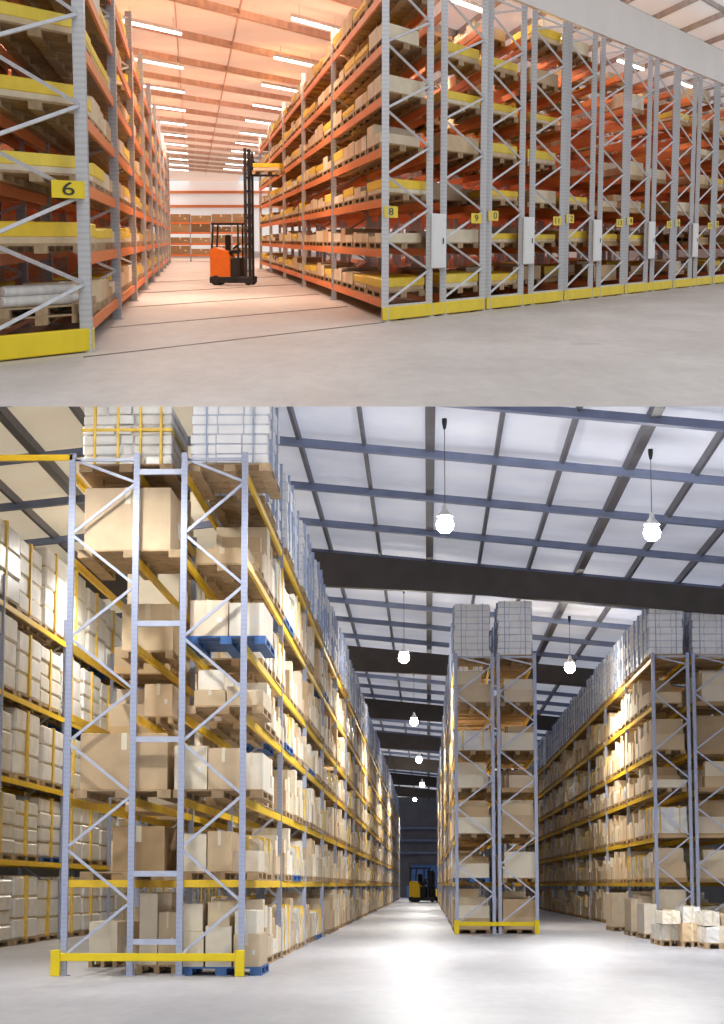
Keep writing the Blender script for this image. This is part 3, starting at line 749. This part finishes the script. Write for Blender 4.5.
# ------------------------------------------------------------------ trucks
def truck(h, loc, rotz, sc, body_m, label, mast_h, fork_z, leg, mx=1.25):
    r = root('lift_truck', h, loc, label, 'lift truck', None, None, rotz)
    r.scale = (sc, sc, sc)
    def P(name, k, m, par=None, bev=0, lab=None): return child(name, k.mesh(name, M[m], bevel=bev), par or r, lab)
    k = MB(); k.prism([(0, .22), (.72, .22), (.72, .95), (.62, 1.2), (.1, 1.32), (0, 1.2)], -.55, .55); body = P('body', k, body_m, bev=.03)
    k = MB(); k.obox((-.02, -.57, .08), (1.0, .57, .3)); P('chassis', k, 'black', bev=.02)
    k = MB(); k.obox((.72, -.5, .3), (1.08, .5, .95)); P('cab_floor', k, 'black', bev=.02)
    k = MB(); k.obox((.5, -.3, 1.15), (.62, .3, 1.75)); k.obox((.5, -.3, 1.1), (.95, .3, 1.22)); P('seat', k, 'black', bev=.03)
    g = MB()
    for x, y in ((.06, -.5), (.06, .5), (1.0, -.5), (1.0, .5)): g.bar((x, y, 1.1 if x < .5 else .3), (x + (.06 if x < .5 else 0), y, 2.1), .06)
    for i in range(7): g.bar((.1 + i * .15, -.52, 2.12), (.1 + i * .15, .52, 2.12), .05)
    g.bar((.06, -.52, 2.12), (1.06, -.52, 2.12), .08); g.bar((.06, .52, 2.12), (1.06, .52, 2.12), .08)
    P('overhead_guard', g, 'black')
    k = MB(); k.cyl((1.0, .1, 1.15), (.85, .1, 1.35), .03); k.cyl((.86, .1, 1.33), (.83, .1, 1.37), .16, 16); P('steering_wheel', k, 'black')
    for s in (-1, 1):
        k = MB(); k.obox((1.0, s * .5 - .07, .08), (leg, s * .5 + .07, .3)); P('straddle_leg', k, 'dark', bev=.02)
        k = MB(); k.cyl((leg - .15, s * .5 - .06, .13), (leg - .15, s * .5 + .06, .13), .13, 16); P('wheel', k, 'rubber')
        k = MB(); k.bar((mx, s * .42, .12), (mx, s * .42, mast_h), .1, .09); m_ = P('mast_rail', k, 'dark')
        k = MB(); k.bar((mx + .14, s * .3, .12), (mx + .14, s * .3, mast_h - .1), .08, .07); P('inner_rail', k, 'dark', m_)
        k = MB(); k.obox((mx + .2, s * .25 - .06, fork_z), (mx + 1.1, s * .25 + .06, fork_z + .05)); k.obox((mx + .18, s * .25 - .06, fork_z), (mx + .23, s * .25 + .06, fork_z + .55)); P('fork', k, 'dark')
    nz = int(mast_h / .45)
    for i in range(nz):
        z = .5 + i * (mast_h - .58) / max(1, nz - 1)
        k = MB(); k.bar((mx, -.42, z), (mx, .42, z), .06); k.bar((mx, 0, z), (mx + .14, 0, z), .05); P('mast_crossbar', k, 'dark')
    for z in (.15, .5):
        k = MB(); k.obox((mx + .13, -.42, fork_z + z), (mx + .18, .42, fork_z + z + .13)); P('carriage_bar', k, 'dark')
    k = MB(); k.cyl((mx + .07, 0, .3), (mx + .07, 0, mast_h * .8), .03); P('lift_cylinder', k, 'dark')
    k = MB(); k.cyl((.2, -.6, .17), (.2, .6, .17), .17, 18); P('drive_wheel', k, 'rubber')
    return r
p = upp_floor(213, 285)
trk = truck(UPO, p, math.radians(-6), 1.0, 'orange', 'orange and black reach truck with tall mast in the upper aisle', 4.7, 3.75, 1.5, 1.26)
HT = Hall('uppt', MU @ Matrix.Translation(p) @ Matrix.Rotation(math.radians(-6), 4, 'Z'), Vector((0, 0, 0)), Vector((1, 0, 0)), Vector((0, 1, 0)))
k = MB()
for i in range(5): k.box(HT, 1.52, 2.52, -.5 + i * .21, -.34 + i * .21, .1, .13)
for a in (1.52, 1.96, 2.4): k.box(HT, a, a + .12, -.5, .5, 0, .1)
root('pallet', HT, Vector((0, 0, 3.81)), 'wooden pallet lifted on the forks of the reach truck', 'pallet', None, k.mesh('pallet', M['wood']))
k = MB(); k.box(HT, 1.56, 2.48, -.48, .5, 0, .2)
o = root('covered_load', HT, Vector((0, 0, 3.94)), 'yellow covered load raised on the reach truck forks', 'covered load', None, k.mesh('covered_load', M['cre'], bevel=.01))
k = MB(); k.box(HT, 1.54, 2.5, -.5, .52, .1, .24); child('cover', k.mesh('cover', M['yel'], bevel=.02), o)
p = low_floor(412, 902)
truck(LOW, p, math.radians(-20), 1.5, 'amber', 'amber lift truck at the far end of the lower aisle', 2.0, .3, 1.7)

# ------------------------------------------------------------------ lamps
def light(name, kind, h, loc, power, col, size=.3, size_y=None, rot=None):
    ld = bpy.data.lights.new(name, kind); ld.energy = power; ld.color = col
    if kind in ('POINT', 'SPOT'): ld.shadow_soft_size = size
    if kind == 'SPOT': ld.spot_size = math.radians(168); ld.spot_blend = .35
    if kind == 'AREA':
        ld.size = size
        if size_y: ld.shape = 'RECTANGLE'; ld.size_y = size_y
    o = bpy.data.objects.new(name, ld); COL.objects.link(o)
    o.matrix_world = h.M @ Matrix.Translation(loc) @ (rot or Matrix.Identity(4)); return o
angA = math.atan2(A2.y, A2.x)
def strip(c, label, group, power, col=(1, .80, .65)):
    r = root('strip_lamp', UP, c, label, 'ceiling lamp', group)
    k = MB(); k.box(UP, -1.0, 1.0, -.25, .25, .04, .16); child('housing', k.mesh('housing', M['cab']), r)
    k = MB(); k.box(UP, -.98, .98, -.22, .22, -.02, .04); child('tube', k.mesh('tube', M['tube'], bevel=.01), r)
    for a in (-.7, .7):
        k = MB(); k.bar(UP.vec(a, 0, .16), UP.vec(a, 0, .5), .02); child('hanger', k.mesh('hanger', M['cab']), r)
    if power: light('strip_lamp_light', 'AREA', UPO, c + Vector((0, 0, -.1)), power, col, 3.0, .4, Matrix.Rotation(angA, 4, 'Z'))
for row, px0 in (('left', (152, 28)), ('right', (318, 26))):
    d = dir_u(*px0); st = EV + d * ((8.5 - EYE) / d.z)
    for i in range(-1, 11):  # first lamp of each row is added out of view to brighten near beams
        strip(st + d1 * (14.0 * i), 'bright ceiling strip lamp, %s in the %s row over the aisle' % (ordw(i + 2), row), 'strip lamps over the upper aisle', 650 if i < 0 else (340 if i < 8 else 0))
for i, a in enumerate((4.5, 9, 14, 19)):  # added lamps, put in to brighten the racks on the right
    strip(UP.loc(a, 12, 8.4), 'added fill strip lamp above the mobile racks, %s from the aisle' % ordw(i + 1), 'added strip lamps over the mobile racks', 110, (1, .92, .84))
def pendant(c, label, power=2600, top=None, up=150):
    r = root('pendant_lamp', LOW, c, label, 'pendant lamp', 'pendant lamps of the lower hall')
    top = (cz(c.x) - .3 - c.z) if top is None else top
    k = MB(); k.cyl((0, 0, .2), (0, 0, top), .009, 8); child('cord', k.mesh('cord', M['dark']), r)
    k = MB(); k.lathe([(.03, .5), (.06, .45), (.07, .36), (.14, .28), (.2, .2), (.19, .2), (.13, .27), (.06, .34)]); child('reflector', k.mesh('reflector', M['alu'], smooth=True), r)
    k = MB(); k.lathe([(.001, -.2), (.1, -.18), (.18, -.1), (.21, .0), (.18, .11), (.1, .19), (.001, .21)]); child('bulb', k.mesh('bulb', M['bulb'], smooth=True), r)
    k = MB(); k.lathe([(.03, top - .25), (.06, top - .1), (.06, top), (.001, top)]); child('ceiling_hook', k.mesh('ceiling_hook', M['dark']), r)
    light('pendant_light', 'SPOT', LOW, c + Vector((0, 0, -.45)), power, (1, .97, .93), .2)
    if up: light('pendant_glow', 'POINT', LOW, c + Vector((0, 0, -.3)), up, (1, .97, .95), .2)
def pp(px, py, z=10.0):
    d = dir_l(px, py); return EV + d * ((z - EYE) / d.z)
for i, (x, y) in enumerate([(445, 525), (404, 658), (414, 722), (419, 760), (422, 785)]):
    pendant(pp(x, y), 'glowing pendant lamp over the main aisle, %s from the front' % ordw(i + 1), 2000 if i < 4 else 2800)
for i, (x, y) in enumerate([(652, 533), (570, 668)]):
    pendant(pp(x, y), 'glowing pendant lamp between mid-hall and right racks, %s from the front' % ordw(i + 1), 2300)
for i, (x, y, z, pw_) in enumerate([(-8.6, 37, 10.95, 1500), (-8.6, 60, 11.6, 1500), (-8.6, 88, 11.6, 1500)]):  # added lamps, put in to brighten the left aisle and far left rack
    pendant(Vector((x, y, z)), 'added fill lamp above the left aisle behind the nearest rack, %s from the front' % ordw(i + 1), pw_, .6 if i == 0 else None, 0)
for i, (x, y, pw_) in enumerate([(-5.6, 32.4, 750), (.2, 32.4, 550), (5.5, 36, 900)]):  # added lamps out of view, filling the front floor and rack ends
    # hang from the underside of the upper deck: find its height over (x, y)
    n_ = MU.to_3x3() @ Vector((0, 0, 1)); o_ = MU @ Vector((0, 0, -.3))
    zt = o_.z - (n_.x * (x - o_.x) + n_.y * (y - o_.y)) / n_.z
    pendant(Vector((x, y, zt - .56)), 'added fill lamp hung under the upper deck over the front floor, %s one' % ('left', 'middle', 'right')[i], pw_, .54, 100 if i < 2 else 0)
pendant(Vector((-1.5, 232, 11.4)), 'added fill lamp before the blue end door of the lower aisle', 3000, .6, 0)  # added lamp to lift the dark end of the aisle
front_fill = bpy.data.lights.new('front_fill', 'SUN'); front_fill.energy = 1.05; front_fill.angle = math.radians(50); front_fill.color = (1, .98, .95)  # added soft fill from behind the camera, through the open front
so = bpy.data.objects.new('front_fill', front_fill); COL.objects.link(so); so.rotation_euler = (math.radians(74), 0, math.radians(-10))
w = bpy.data.worlds.new('world'); S.world = w; w.use_nodes = True
bg = w.node_tree.nodes['Background']; bg.inputs['Color'].default_value = (.95, .97, 1, 1); bg.inputs['Strength'].default_value = .70
print('ITEMS', {k: len(v) for k, v in buckets.items()})
